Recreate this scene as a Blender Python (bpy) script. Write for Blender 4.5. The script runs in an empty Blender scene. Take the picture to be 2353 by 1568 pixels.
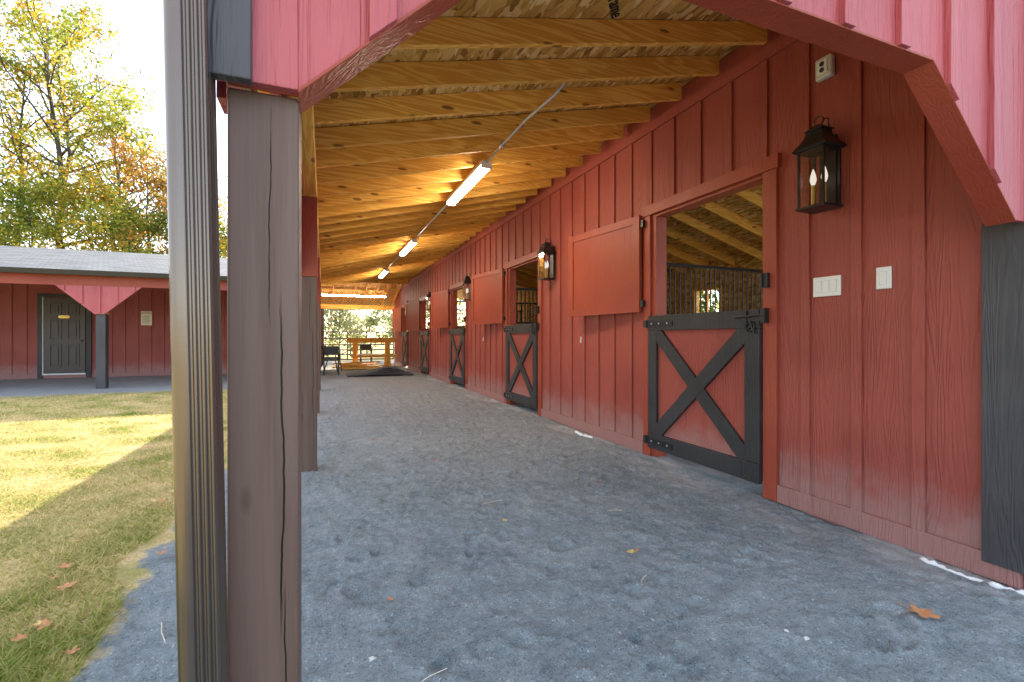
import bpy, math, random
import numpy as np
from mathutils import Vector, Matrix, noise
random.seed(4); RNG=np.random.default_rng(7)
S=bpy.context.scene
COL=S.collection
R=math.radians

# ---------------------------------------------------------------- materials
class NB:
    def __init__(s,name):
        s.m=bpy.data.materials.new(name); s.m.use_nodes=True
        s.t=s.m.node_tree; s.t.nodes.clear()
        s.out=s.t.nodes.new('ShaderNodeOutputMaterial')
    def n(s,typ,props=None,ins=None):
        nd=s.t.nodes.new('ShaderNode'+typ)
        for k,v in (props or {}).items(): setattr(nd,k,v)
        for k,v in (ins or {}).items():
            sk=nd.inputs[k]
            if isinstance(v,bpy.types.NodeSocket): s.t.links.new(v,sk)
            else: sk.default_value=v
        return nd
    def P(s): return s.n('TexCoord').outputs['Object']
    def rnd(s): return s.n('ObjectInfo').outputs['Random']
    def Pr(s):
        r=s.rnd(); k=s.math('MULTIPLY',r,37.0)
        c=s.n('CombineXYZ',None,{0:k,1:k,2:k}).outputs[0]
        return s.n('VectorMath',{'operation':'ADD'},{0:s.P(),1:c}).outputs[0]
    def scale(s,v,sc,rot=None):
        d={'Vector':v,'Scale':sc}
        if rot: d['Rotation']=rot
        return s.n('Mapping',None,d).outputs[0]
    def noise(s,v,sc,det=3,rough=.5,dist=0):
        return s.n('TexNoise',None,{'Vector':v,'Scale':sc,'Detail':det,'Roughness':rough,'Distortion':dist}).outputs['Fac']
    def math(s,op,a,b=0.0,c=None):
        d={0:a,1:b}
        if c is not None: d[2]=c
        return s.n('Math',{'operation':op},d).outputs[0]
    def mr(s,v,a,b,c=0.0,d=1.0,smooth=True):
        return s.n('MapRange',{'interpolation_type':'SMOOTHSTEP' if smooth else 'LINEAR'},{0:v,1:a,2:b,3:c,4:d}).outputs[0]
    def mix(s,f,a,b,mode='MIX'):
        nd=s.n('Mix',{'data_type':'RGBA','blend_type':mode})
        for i,v in ((0,f),(6,a),(7,b)):
            sk=nd.inputs[i]
            if isinstance(v,bpy.types.NodeSocket): s.t.links.new(v,sk)
            else: sk.default_value=v if i==0 else (tuple(v)+(1,))[:4]
        return nd.outputs[2]
    def ramp(s,v,stops):
        nd=s.n('ValToRGB',None,{0:v}); e=nd.color_ramp.elements
        while len(e)<len(stops): e.new(.5)
        for i,(p,c) in enumerate(stops):
            e[i].position=p; e[i].color=tuple(c)+(1,)
        return nd.outputs[0]
    def bump(s,h,dist,strength=1.0,nrm=None):
        d={'Height':h,'Distance':dist,'Strength':strength}
        if nrm is not None: d['Normal']=nrm
        return s.n('Bump',None,d).outputs[0]
    def bsdf(s,col,rough=.5,nrm=None,**kw):
        d={'Base Color':col if isinstance(col,bpy.types.NodeSocket) else tuple(col)+(1,),'Roughness':rough}
        if nrm is not None: d['Normal']=nrm
        d.update({k.replace('_',' '):v for k,v in kw.items()})
        b=s.n('BsdfPrincipled',None,d)
        s.t.links.new(b.outputs[0],s.out.inputs[0]); return s.m

def m_paint(name,c1,c2,rough=.5,grain=.0016,dirt=False):
    b=NB(name); p=b.P()
    big=b.noise(p,1.7,3)
    sp=b.scale(p,(9,9,.9)); g=b.noise(sp,1.0,3,.5,.4)
    rings=b.math('SINE',b.math('MULTIPLY',g,80.0))
    fine=b.noise(b.scale(p,(200,200,9)),1.0,3,.6)
    h=b.math('ADD',b.math('MULTIPLY',rings,.45),fine)
    f=b.math('ADD',b.math('MULTIPLY',big,.75),b.math('MULTIPLY',fine,.3))
    col=b.mix(b.mr(f,.3,.75),c1,c2)
    if dirt:
        z=b.n('SeparateXYZ',None,{0:p}).outputs[2]
        dm=b.math('MULTIPLY',b.mr(b.math('ADD',z,b.math('MULTIPLY',b.noise(p,5,4,.7),-.5)),-.15,.22,1,0),.6)
        col=b.mix(dm,col,(.36,.24,.22))
        sc=b.mr(b.noise(b.scale(p,(3,3,9)),2.2,6,.75),.70,.78,0,.35)
        col=b.mix(sc,col,(.50,.28,.26))
    return b.bsdf(col,b.mr(fine,.2,.8,rough-.08,rough+.12),b.bump(h,grain,1.0),Specular_IOR_Level=.4)

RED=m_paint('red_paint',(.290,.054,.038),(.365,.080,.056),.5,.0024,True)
REDP=m_paint('red_paint_skylit',(.41,.082,.090),(.51,.116,.124),.40,.0022)  # same red made pinker and lighter, sky light put into the colour
RUST=m_paint('rust_red_trim_paint',(.30,.050,.025),(.365,.070,.035),.45,.0010)
BLACK=m_paint('black_paint',(.024,.024,.025),(.046,.046,.048),.42,.0018)
CHAR=m_paint('charcoal_trim_paint',(.048,.046,.050),(.082,.079,.083),.42,.0018)

def m_post():
    b=NB('brown_stained_post'); p=b.P()
    g=b.noise(b.scale(p,(16,16,.8)),1.0,4,.55,.6)
    rings=b.math('SINE',b.math('MULTIPLY',g,34.0))
    fine=b.noise(b.scale(p,(260,260,6)),1.0,3,.6)
    xyz=b.n('SeparateXYZ',None,{0:p})
    z=xyz.outputs[2]
    wob=b.noise(b.scale(p,(0,0,1.8)),1.0,5,.6)
    line=b.math('ADD',xyz.outputs[0],b.math('MULTIPLY',b.math('SUBTRACT',wob,.5),.045))
    def crack(x0,w,za,zb):
        dx=b.math('ABSOLUTE',b.math('SUBTRACT',line,x0))
        m=b.mr(dx,w*.3,w,1,0)
        zz=b.math('MULTIPLY',b.mr(z,za,za+.15,0,1),b.mr(z,zb-.15,zb,1,0))
        gate=b.mr(b.noise(b.scale(p,(0,0,5)),1.0,2),.36,.46)
        return b.math('MULTIPLY',m,b.math('MULTIPLY',zz,gate))
    ck=b.math('MAXIMUM',crack(-.080,.0022,.45,1.22),crack(-.101,.0014,1.1,1.6))
    ck=b.math('MAXIMUM',ck,crack(-.073,.0016,.1,.62))
    vk=b.n('TexVoronoi',None,{'Vector':b.scale(p,(7,7,2.6)),'Scale':1.0,'Randomness':1.0})
    kn=b.mr(vk.outputs['Distance'],.05,.12,1,0)
    col=b.mix(b.mr(g,.3,.7),(.120,.072,.054),(.165,.105,.082))
    col=b.mix(b.mr(fine,.35,.75,0,.22),col,(.21,.15,.125))
    col=b.mix(b.math('MULTIPLY',kn,.5),col,(.05,.03,.025))
    col=b.mix(ck,col,(.006,.005,.004))
    h=b.math('ADD',b.math('MULTIPLY',rings,.08),b.math('MULTIPLY',fine,.20))
    h=b.math('SUBTRACT',h,b.math('MULTIPLY',ck,5))
    return b.bsdf(col,.48,b.bump(h,.0009,.9),Specular_IOR_Level=.3)
POST=m_post()

def m_pine(name,axis,c1,c2,c3):
    b=NB(name); p=b.Pr()
    sc=[9,9,9]; sc[axis]=.55
    g=b.noise(b.scale(p,tuple(sc)),1.0,3,.5,.5)
    rings=b.math('SINE',b.math('MULTIPLY',g,75.0))
    s2=[240,240,240]; s2[axis]=8
    fine=b.noise(b.scale(p,tuple(s2)),1.0,2,.6)
    s3=[10,10,10]; s3[axis]=3.0
    vk=b.n('TexVoronoi',None,{'Vector':b.scale(p,tuple(s3)),'Scale':1.0,'Randomness':1.0})
    kn=b.mr(vk.outputs['Distance'],.09,.17,1,0)
    big=b.noise(p,1.3,2)
    col=b.mix(b.mr(rings,-.6,1.0),c1,c2)
    col=b.mix(b.mr(big,.4,.75,0,.5),col,c3)
    hv=b.n('HueSaturation',None,{'Color':col,'Value':b.mr(b.rnd(),0,1,.86,1.08,False),'Saturation':1.0}).outputs[0]
    col=b.mix(b.math('MULTIPLY',kn,.85),hv,(.18,.065,.018))
    return b.bsdf(col,.6,b.bump(b.math('ADD',b.math('MULTIPLY',rings,.25),fine),.0007,.7),Specular_IOR_Level=.25)
PC=((.78,.385,.062),(.95,.58,.135),(.72,.33,.048))
PINEX=m_pine('pine_lumber_crosswise',0,*PC)
PINEY=m_pine('pine_lumber_lengthwise',1,*PC)
PINEZ=m_pine('pine_lumber_upright',2,*PC)

def m_osb():
    b=NB('oriented_strand_board'); p=b.P(); col=None; last=None
    for i,(ang,sc) in enumerate(((.35,(26,9,26)),(1.4,(24,8,24)),(2.4,(30,10,30)))):
        v=b.n('TexVoronoi',None,{'Vector':b.scale(p,sc,(ang*.6,ang,ang)),'Scale':1.0,'Randomness':1.0})
        bw=b.n('SeparateColor',None,{0:v.outputs['Color']})
        c=b.ramp(bw.outputs[0],[(0,(.32,.15,.035)),(.3,(.58,.32,.075)),(.7,(.78,.48,.14)),(1,(.92,.70,.34))])
        if col is None: col=c; last=bw.outputs[1]
        else: col=b.mix(b.mr(last,.55,.6),col,c); last=bw.outputs[2]
    fine=b.noise(b.scale(p,(90,30,90),(0,0,.5)),1.0,2)
    return b.bsdf(col,.7,b.bump(fine,.002,.8),Specular_IOR_Level=.2)
OSB=m_osb()

def m_ground():
    b=NB('stone_dust_and_lawn'); p=b.P()
    xyz=b.n('SeparateXYZ',None,{0:p}); X,Y=xyz.outputs[0],xyz.outputs[1]
    n1=b.noise(p,1.1,4,.6); n2=b.noise(p,6,6,.75,.4); n3=b.noise(p,34,5,.8); n4=b.noise(p,170,3,.85)
    f=b.math('ADD',b.math('ADD',b.math('MULTIPLY',n1,.12),b.math('MULTIPLY',n2,.24)),b.math('ADD',b.math('MULTIPLY',n3,.27),b.math('MULTIPLY',n4,.37)))
    col=b.ramp(f,[(.39,(.16,.21,.235)),(.46,(.33,.40,.435)),(.54,(.50,.58,.615)),(.63,(.76,.81,.83))])  # blue tint of the sky put into the stone dust colour
    v=b.n('TexVoronoi',None,{'Vector':p,'Scale':95.0,'Randomness':1.0})
    vr=b.n('SeparateColor',None,{0:v.outputs['Color']})
    spk=b.math('MULTIPLY',b.mr(vr.outputs[0],.84,.90),b.mr(v.outputs['Distance'],.30,.42,1,0))
    dsp=b.math('MULTIPLY',b.mr(vr.outputs[1],.86,.92),b.mr(v.outputs['Distance'],.30,.42,1,0))
    spk=b.math('MULTIPLY',spk,b.mr(n2,.38,.56))
    col=b.mix(b.math('MULTIPLY',spk,.8),col,(.90,.92,.92))
    col=b.mix(b.math('MULTIPLY',dsp,.6),col,(.12,.14,.16))
    col=b.mix(b.mr(Y,2.5,9,0,.5),col,b.mix(b.mr(n3,.35,.65),(.30,.285,.295),(.55,.535,.54)))  # painted sky tint gives way to neutral grey down the aisle
    wm=b.math('MULTIPLY',b.mr(X,2.2,2.85),b.mr(b.noise(b.scale(p,(2.4,.8,1)),1.4,5,.7),.47,.62))
    col=b.mix(b.math('MULTIPLY',wm,.75),col,(.78,.76,.76))
    sp=b.mr(b.noise(p,1.6,6,.8),.66,.74,0,.5)
    col=b.mix(sp,col,(.72,.74,.75))
    gn=b.noise(p,3.0,5,.65); gf=b.noise(p,85,4,.8)
    lawn=b.mix(b.mr(gn,.34,.62),(.44,.41,.14),(.80,.62,.32))
    lawn=b.mix(b.mr(gf,.40,.62,0,.7),lawn,(.32,.25,.11))
    edge=b.math('ADD',b.math('MULTIPLY',b.math('SUBTRACT',b.noise(p,2.3,4,.7),.5),.55),X)
    m=b.mr(edge,-.82,-.74,1,0)
    edge2=b.math('ADD',b.math('MULTIPLY',b.math('SUBTRACT',b.noise(p,1.3,4,.7),.5),1.2),Y)
    m=b.math('MULTIPLY',m,b.mr(edge2,11.2,11.6,1,0))
    m2=b.mr(Y,22.5,24,0,1)
    m=b.math('MAXIMUM',m,m2)
    col=b.mix(m,col,lawn)
    h=b.math('ADD',b.math('MULTIPLY',n3,2.0),b.math('ADD',b.math('MULTIPLY',n4,1.1),b.math('MULTIPLY',n2,2.0)))
    h=b.math('MULTIPLY',h,b.mr(m,0,1,1,.3))
    return b.bsdf(col,.92,b.bump(h,.019,1.0),Specular_IOR_Level=.15)
GROUND=m_ground()

def m_shingle():
    b=NB('grey_shingles'); p=b.P()
    br=b.n('TexBrick',{'offset':.5},{'Vector':b.scale(p,(1,1,1)),'Color1':(.10,.11,.125,1),'Color2':(.20,.21,.23,1),'Mortar':(.04,.04,.045,1),'Scale':1.0,'Mortar Size':.012,'Brick Width':.30,'Row Height':.145,'Bias':0.0})
    c=b.mix(b.mr(b.noise(p,60,3,.7),.3,.7,0,.5),br.outputs[0],(.20,.21,.22))
    return b.bsdf(c,.85,b.bump(br.outputs['Fac'],.006,-.6),Specular_IOR_Level=.2)
SHING=m_shingle()
def simple(name,c,rough=.5,var=.12,sc=8,**kw):
    b=NB(name); p=b.P(); n=b.noise(p,sc,4,.6)
    lo=tuple(x*(1-var) for x in c); hi=tuple(min(1,x*(1+var)) for x in c)
    return b.bsdf(b.mix(n,lo,hi),b.mr(n,.2,.8,max(.02,rough-.06),rough+.06),b.bump(b.noise(p,sc*14,2),.0003,.5),**kw)
BRONZE=simple('bronze_aluminium',(.18,.145,.12),.20,.1,5,Metallic=.75,Specular_IOR_Level=.6)
IRON=simple('black_iron',(.016,.016,.017),.38,.2,30,Specular_IOR_Level=.5)
STEEL=simple('galvanised_steel',(.66,.67,.68),.35,.1,30,Metallic=.5)
GATEM=simple('dark_gate_steel',(.10,.10,.105),.4,.2,30,Metallic=.4)
WHITE=simple('white_plastic',(.80,.79,.77),.35,.04,20)
GREYP=simple('grey_plastic',(.64,.62,.56),.4,.05,20)
DARK=simple('black_rubber',(.035,.035,.038),.6,.2,12)
MATM=simple('dusty_black_rubber',(.075,.073,.075),.8,.4,6)
BRASS=simple('brass',(.60,.40,.13),.3,.1,20,Metallic=.8)
CANDLE=simple('gold_candle_sleeve',(.60,.40,.10),.35,.1,20,Metallic=.3)
PAPER=simple('sign_cream',(.80,.74,.54),.5,.05,10)
INKR=simple('red_ink',(.35,.05,.03),.5,.05,10)
INK=simple('dark_ink',(.02,.018,.015),.7,.1,10)
STONE=simple('pale_stone',(.60,.61,.61),.8,.2,40)
LIME=simple('white_foam',(.86,.86,.85),.8,.1,30)
BARK=simple('bark',(.075,.058,.046),.9,.4,4)
STRAW=simple('dry_straw',(.70,.62,.46),.8,.2,40)
DOORG=simple('dark_door_paint',(.070,.052,.045),.38,.1,6)
LEAFB=simple('orange_brown_leaf',(.50,.22,.09),.7,.35,30)
LEAFY=simple('yellow_leaf',(.66,.50,.16),.7,.25,30)
def emis(name,c,st):
    b=NB(name); e=b.n('Emission',None,{'Color':tuple(c)+(1,),'Strength':st}); b.t.links.new(e.outputs[0],b.out.inputs[0]); return b.m
TUBE=emis('lit_led_tube',(1,.86,.66),85)
BULB=emis('frosted_bulb',(1,.88,.76),1.0)
def m_glass():
    b=NB('lantern_glass')
    g=b.n('BsdfGlossy',None,{'Roughness':.03}); t=b.n('BsdfTransparent',None,{'Color':(.93,.94,.94,1)})
    fr=b.n('Fresnel',None,{'IOR':1.45})
    mx=b.n('MixShader',None,{0:fr.outputs[0],1:t.outputs[0],2:g.outputs[0]})
    b.t.links.new(mx.outputs[0],b.out.inputs[0]); return b.m
GLASS=m_glass()
def m_leaf(name,tr=.5):
    b=NB(name); a=b.n('VertexColor',{'layer_name':'Col'}).outputs[0]
    d=b.n('BsdfDiffuse',None,{'Color':a}); t=b.n('BsdfTranslucent',None,{'Color':a})
    mx=b.n('MixShader',None,{0:tr,1:d.outputs[0],2:t.outputs[0]})
    b.t.links.new(mx.outputs[0],b.out.inputs[0]); return b.m
LEAF=m_leaf('foliage_leaves',.6); BLADE=m_leaf('grass_blades',.45)

# ---------------------------------------------------------------- mesh building
class MB:
    def __init__(s): s.v=[];s.f=[];s.mi=[]
    def add(s,vs,fs,mi=0):
        o=len(s.v); s.v+= [tuple(v) for v in vs]
        for f in fs: s.f.append(tuple(i+o for i in f)); s.mi.append(mi)
        return s
    def box(s,x0,x1,y0,y1,z0,z1,mi=0):
        v=[(x0,y0,z0),(x1,y0,z0),(x1,y1,z0),(x0,y1,z0),(x0,y0,z1),(x1,y0,z1),(x1,y1,z1),(x0,y1,z1)]
        return s.add(v,[(0,3,2,1),(4,5,6,7),(0,1,5,4),(1,2,6,5),(2,3,7,6),(3,0,4,7)],mi)
    def prism(s,poly,axis,a,b,mi=0):
        def P(p,t):
            l=list(p); l.insert(axis,t); return tuple(l)
        n=len(poly); v=[P(p,a) for p in poly]+[P(p,b) for p in poly]
        fs=[tuple(range(n)),tuple(range(2*n-1,n-1,-1))]+[(i,i+n,(i+1)%n+n,(i+1)%n) for i in range(n)]
        return s.add(v,fs,mi)
    def slab(s,poly,zf,th,mb=0,mt=1):
        n=len(poly); v=[(x,y,zf(x,y)) for x,y in poly]+[(x,y,zf(x,y)+th) for x,y in poly]
        s.add(v,[tuple(range(n-1,-1,-1))]+[(i,(i+1)%n,(i+1)%n+n,i+n) for i in range(n)],mb)
        return s.add([(x,y,zf(x,y)+th+.002) for x,y in poly],[tuple(range(n))],mt)
    def path(s,pts,rads,n=6,mi=0,cap=True):
        pts=[Vector(p) for p in pts]; rings=[]; vs=[]
        for i,p in enumerate(pts):
            d=(pts[min(i+1,len(pts)-1)]-pts[max(i-1,0)]).normalized()
            u=d.cross(Vector((.13,.21,1)) if abs(d.z)<.9 else Vector((1,.1,0))).normalized(); w=d.cross(u)
            r=rads[i] if isinstance(rads,(list,tuple)) else rads
            for k in range(n):
                a=2*math.pi*k/n; vs.append(p+u*(r*math.cos(a))+w*(r*math.sin(a)))
        fs=[]
        for i in range(len(pts)-1):
            for k in range(n):
                k2=(k+1)%n; fs.append((i*n+k,i*n+k2,(i+1)*n+k2,(i+1)*n+k))
        if cap: fs+= [tuple(range(n-1,-1,-1)),tuple(range((len(pts)-1)*n,len(pts)*n))]
        return s.add(vs,fs,mi)
    def beam(s,p0,p1,w,h,up=(0,0,1),mi=0):
        p0,p1=Vector(p0),Vector(p1); d=(p1-p0).normalized(); u=Vector(up); sd=d.cross(u).normalized(); u=sd.cross(d)
        v=[p+sd*(a*w/2)+u*(b*h/2) for p in (p0,p1) for a,b in ((-1,-1),(1,-1),(1,1),(-1,1))]
        return s.add(v,[(0,1,2,3),(7,6,5,4),(0,4,5,1),(1,5,6,2),(2,6,7,3),(3,7,4,0)],mi)
    def mesh(s,name,mats,smooth=False):
        me=bpy.data.meshes.new(name); me.from_pydata(s.v,[],s.f)
        for m in (mats if isinstance(mats,(list,tuple)) else [mats]): me.materials.append(m)
        me.polygons.foreach_set('material_index',s.mi)
        if smooth: me.polygons.foreach_set('use_smooth',[True]*len(s.f))
        me.update()
        import bmesh
        bm=bmesh.new(); bm.from_mesh(me); bmesh.ops.recalc_face_normals(bm,faces=bm.faces); bm.to_mesh(me); bm.free()
        return me
    def obj(s,name,mats,parent=None,loc=(0,0,0),bev=0,smooth=False,label=None):
        o=bpy.data.objects.new(name,s.mesh(name,mats,smooth)); COL.objects.link(o); o.location=loc
        if bev:
            m=o.modifiers.new('bev','BEVEL'); m.width=bev; m.segments=2; m.limit_method='ANGLE'
        if parent is not None: par(o,parent)
        if label: o['label']=label
        return o
ROOTL={}
def par(o,p):
    o.parent=p
    if p.name in ROOTL: o.matrix_parent_inverse=Matrix.Translation(-Vector(ROOTL[p.name]))
def root(name,loc,label,cat,group=None,worldbuilt=True):
    e=bpy.data.objects.new(name,None); e.empty_display_size=.2; COL.objects.link(e); e.location=loc
    if worldbuilt: ROOTL[e.name]=loc
    e['label']=label; e['category']=cat
    if group: e['group']=group
    return e
def tag(o,label,cat,group=None):
    o['label']=label; o['category']=cat
    if group: o['group']=group
    return o
def copytree(o,loc,parent=None):
    c=o.copy(); COL.objects.link(c); c.location=loc
    if parent is not None: c.parent=parent; c.matrix_parent_inverse=o.matrix_parent_inverse.copy()
    for ch in o.children:
        copytree(ch,ch.location.copy(),c)
    return c
def faces_mesh(name,V,cols,mat):
    N,k,_=V.shape; me=bpy.data.meshes.new(name)
    me.vertices.add(N*k); me.vertices.foreach_set('co',V.reshape(-1).astype(np.float32))
    me.loops.add(N*k); me.loops.foreach_set('vertex_index',np.arange(N*k,dtype=np.int32))
    me.polygons.add(N); me.polygons.foreach_set('loop_start',np.arange(0,N*k,k,dtype=np.int32))
    a=me.color_attributes.new('Col','FLOAT_COLOR','POINT')
    c=np.ones((N,k,4),np.float32); c[:,:,:3]=cols[:,None,:] if cols.ndim==2 else cols
    a.data.foreach_set('color',c.reshape(-1))
    me.materials.append(mat); me.update(calc_edges=True); return me

# ---------------------------------------------------------------- constants
XW=2.84; SL=.241
def zr(x): return 2.429+SL*x
def zd(x): return zr(x)+.14
DY=[2.36+3.66*k for k in range(5)]
DW=1.20
ZOP=2.235

barn=root('horse_barn',(4.9,9.0,0),'long red board and batten horse barn with open porch aisle','barn')

# ---- aisle wall
w=MB()
segs=[(1.07,DY[0])]+[(DY[i]+DW,DY[i+1]) for i in range(4)]+[(DY[4]+DW,20.6)]
for a,b_ in segs: w.box(XW,XW+.10,a,b_,-.1,3.24)
for y in DY: w.box(XW,XW+.10,y,y+DW,ZOP,3.24)
y=1.455
while y<20.5:
    ind=[d for d in DY if d-.115<y<d+DW+.115]
    jit=random.uniform(-.006,.006)
    w.box(XW-.017,XW-.0,y-.029+jit,y+.029+jit,(2.335 if ind else .11),3.012)
    y+=.303
for a,b_ in segs: w.box(XW-.024,XW-.001,a+(.11 if a>1.2 else 0),b_-.11,.0,.115)
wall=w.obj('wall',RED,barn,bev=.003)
led=MB().box(XW-.026,XW-.001,1.07,20.6,3.013,3.10)
led.obj('wall_trim',RED,barn,bev=.003)

# ---- near end
c=MB(); c.box(XW-.035,XW-.002,1.035,1.195,.075,1.62)
c.box(XW-.035,XW+.11,1.010,1.034,.075,1.60)
c.obj('corner_board',CHAR,barn,bev=.004)
e=MB(); e.box(XW+.002,3.15,1.05,1.068,-.1,3.2); e.box(6.8,7.0,1.05,1.068,-.1,2.6); e.box(3.15,6.8,1.05,1.068,2.75,2.95)  # unseen wide opening added here to let daylight into the stalls
e.box(3.02,3.08,1.03,1.05,.1,3.1)
x=3.3
while x<6.7:
    e.box(x-.03,x+.03,1.03,1.05,2.78,2.93); x+=.3
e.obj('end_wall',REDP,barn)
def ztop(x): return zd(x)-.01
op=[(-.047,1.60),(.516,2.135),(2.105,2.140),(2.69,1.595)]
p=MB()
zt=ztop
def P2(x0,za0,x1,za1): p.prism([(x0,za0),(x1,za1),(x1,zt(x1)),(x0,zt(x0))],1,1.040,1.062)
P2(-.205,1.60,-.047,1.60)
for (xa_,za_),(xb_,zb__) in zip(op[:-1],op[1:]): P2(xa_,za_,xb_,zb__)
P2(2.69,1.595,2.955,1.595)
def zlow(x):
    for (a,b_),(c_,d_) in zip(op[:-1],op[1:]):
        if a<=x<=c_: return b_+(d_-b_)*(x-a)/(c_-a)
    return 1.6
bx=.118
while bx<2.9:
    z0a,z0b=zlow(bx-.028)-.004,zlow(bx+.028)-.004
    p.prism([(bx-.028,z0a),(bx+.028,z0b),(bx+.028,zt(bx)-.01),(bx-.028,zt(bx)-.01)],1,1.019,1.041)
    bx+=.30
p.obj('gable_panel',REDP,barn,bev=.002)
t=MB()
th=.035
for (x0,z0),(x1,z1) in zip(op[:-1],op[1:]):
    t.prism([(x0,z0),(x1,z1),(x1,z1+th),(x0,z0+th)],1,1.0625,1.13)
t.prism([(-.175,1.598),(-.047,1.598),(-.047,1.635),(-.175,1.635)],1,1.062,1.0695)
for (x0,z0),(x1,z1) in zip(op[:-1],op[1:]):
    t.prism([(x0,z0-.010),(x1,z1-.010),(x1,z1-.001),(x0,z0-.001)],1,1.032,1.133)
t.obj('arch_trim',RUST,barn,bev=.002)
c=MB(); c.box(-.218,-.128,1.012,1.039,1.59,ztop(-.2)); c.box(-.218,-.2055,1.0395,1.13,1.59,ztop(-.2))
c.obj('corner_board',CHAR,barn,bev=.003)

# ---- porch posts
PY=[1.075,4.20,7.36,10.5]
for i,yy in enumerate(PY):
    MB().box(-.1776,-.047,yy,yy+.135,-.12,1.60 if i==0 else 1.602).obj('porch_post',POST,barn,bev=.006)
    if i>0:
        MB().box(-.180,-.044,yy-.003,yy+.138,1.603,2.26).obj('post_sleeve',RUST,barn,bev=.003)
        MB().box(-.1776,-.047,yy,yy+.135,2.262,zr(-.1776)).obj('post_top',PINEZ,barn)
MB().box(-.150,-.05,1.22,12.75,2.27,2.405).obj('header_beam',PINEY,barn,bev=.003)
f=MB(); f.box(-.215,-.185,1.13,12.6,2.16,2.44)
for i,yy in enumerate(PY):
    c_=yy+.068
    pl=[(c_-.07,1.60),(c_+.07,1.60),(c_+.75,2.17),(c_-.75,2.17)]
    if i==0: pl=[(1.132,1.60),(c_+.07,1.60),(c_+.75,2.17),(1.132,2.17)]
    f.prism(pl,0,-.2055,-.188)
yb=1.3
while yb<12.5: f.box(-.232,-.216,yb-.025,yb+.025,2.16,2.42); yb+=.3
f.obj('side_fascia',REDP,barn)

# ---- porch roof
XE=-.33
rf=MB()
rf.slab([(XE,.90),(3.7,.90),(3.7,16.53),(XE,12.5)],lambda x,y:zd(x),.016)
rf.slab([(3.7,.90),(7.15,.90),(7.15,20.9),(3.7,20.9)],lambda x,y:zd(3.7)-.29*(x-3.7),.016)
roof=rf.obj('roof',[OSB,SHING],barn)
def rafter_mesh(xa,xb,zf,w=.038,h=.139):
    m=MB(); v=[]
    for x in (xa,xb):
        for yy in (-w/2,w/2):
            v+= [(x,yy,zf(x)),(x,yy,zf(x)+h)]
    m.add(v,[(0,1,3,2),(4,6,7,5),(0,4,5,1),(2,3,7,6),(1,5,7,3),(0,2,6,4)])
    return m
base=None
yy=2.318-3*.406
while yy<16.3:
    xa=-.30 if yy<12.75 else (yy-12.5)+XE+.05
    if yy<12.75:
        if base is None:
            base=rafter_mesh(-.30,2.785,zr).obj('rafter',PINEX,roof,(0,yy,0),bev=.003)
        else:
            o=base.copy(); COL.objects.link(o); o.parent=roof; o.location=(random.uniform(-.010,.010),yy+random.uniform(-.006,.006),random.uniform(-.004,.001))
    elif xa<2.7:
        rafter_mesh(xa,2.785,zr).obj('rafter',PINEX,roof,(0,yy,0))
    yy+=.406
MB().beam((XE,12.55,zr(XE)+.06),(2.84,12.55+2.84-XE,zr(2.84)+.06),.045,.15).obj('valley_rafter',PINEX,roof)
zi=lambda x: zd(3.7)-.29*(x-3.7)-.141
b0=None
yy=1.5
while yy<14:
    if b0 is None: b0=rafter_mesh(3.72,7.0,zi).obj('rafter',PINEX,roof,(0,yy,0))
    else:
        o=b0.copy(); COL.objects.link(o); o.parent=roof; o.location=(0,yy,0)
    yy+=.61
MB().box(3.68,3.72,1.1,20.6,zd(3.7)-.26,zd(3.7)-.003).obj('ridge_board',PINEY,roof)

# gutter + downspout
g=MB(); g.prism([(XE-.12,zd(XE)-.10),(XE-.02,zd(XE)-.10),(XE-.005,zd(XE)+.01),(XE-.013,zd(XE)+.01),(XE-.026,zd(XE)-.092),(XE-.112,zd(XE)-.092),(XE-.125,zd(XE)+.005),(XE-.135,zd(XE)+.005)],1,.9,12.4)
g.obj('gutter',BRONZE,barn)
prof=[]
x0,x1,ya,yb_=-.256,-.186,.985,1.060
for k in range(9):
    a=math.pi+ (math.pi/2)*k/8; prof.append((x0+.026+.026*math.cos(a),ya+.026+.026*math.sin(a)))
nrib=3; xs=x0+.030; wr=(x1-.004-xs)/nrib
for i in range(nrib):
    for k in range(9):
        u=k/8; dy=.0045*(1-abs(math.cos(math.pi*u))**3) 
        prof.append((xs+wr*(i+u*.93),ya+dy))
prof.append((x1-.003,ya)); prof.append((x1,ya+.004))
for i in range(3):
    for k in range(6):
        u=k/5; prof.append((x1-.004*math.sin(math.pi*u),ya+.012+.02*i+.018*u))
prof+= [(x1,yb_),(x0,yb_)]
ds=MB(); n=len(prof); vs=[]
for z in (.02,1.0,2.05): vs+=[(x-.019*(z-1.1)+.002,y,z) for x,y in prof]
fs=[]
for j in range(2): fs+=[(j*n+i,j*n+(i+1)%n,(j+1)*n+(i+1)%n,(j+1)*n+i) for i in range(n)]
ds.add(vs,fs)
ds.path([(-.235,1.02,2.04),(-.26,1.02,2.18),(-.385,1.02,2.36),(-.385,1.02,2.46)],.038,10)
ds.obj('downspout',BRONZE,barn)

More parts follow.
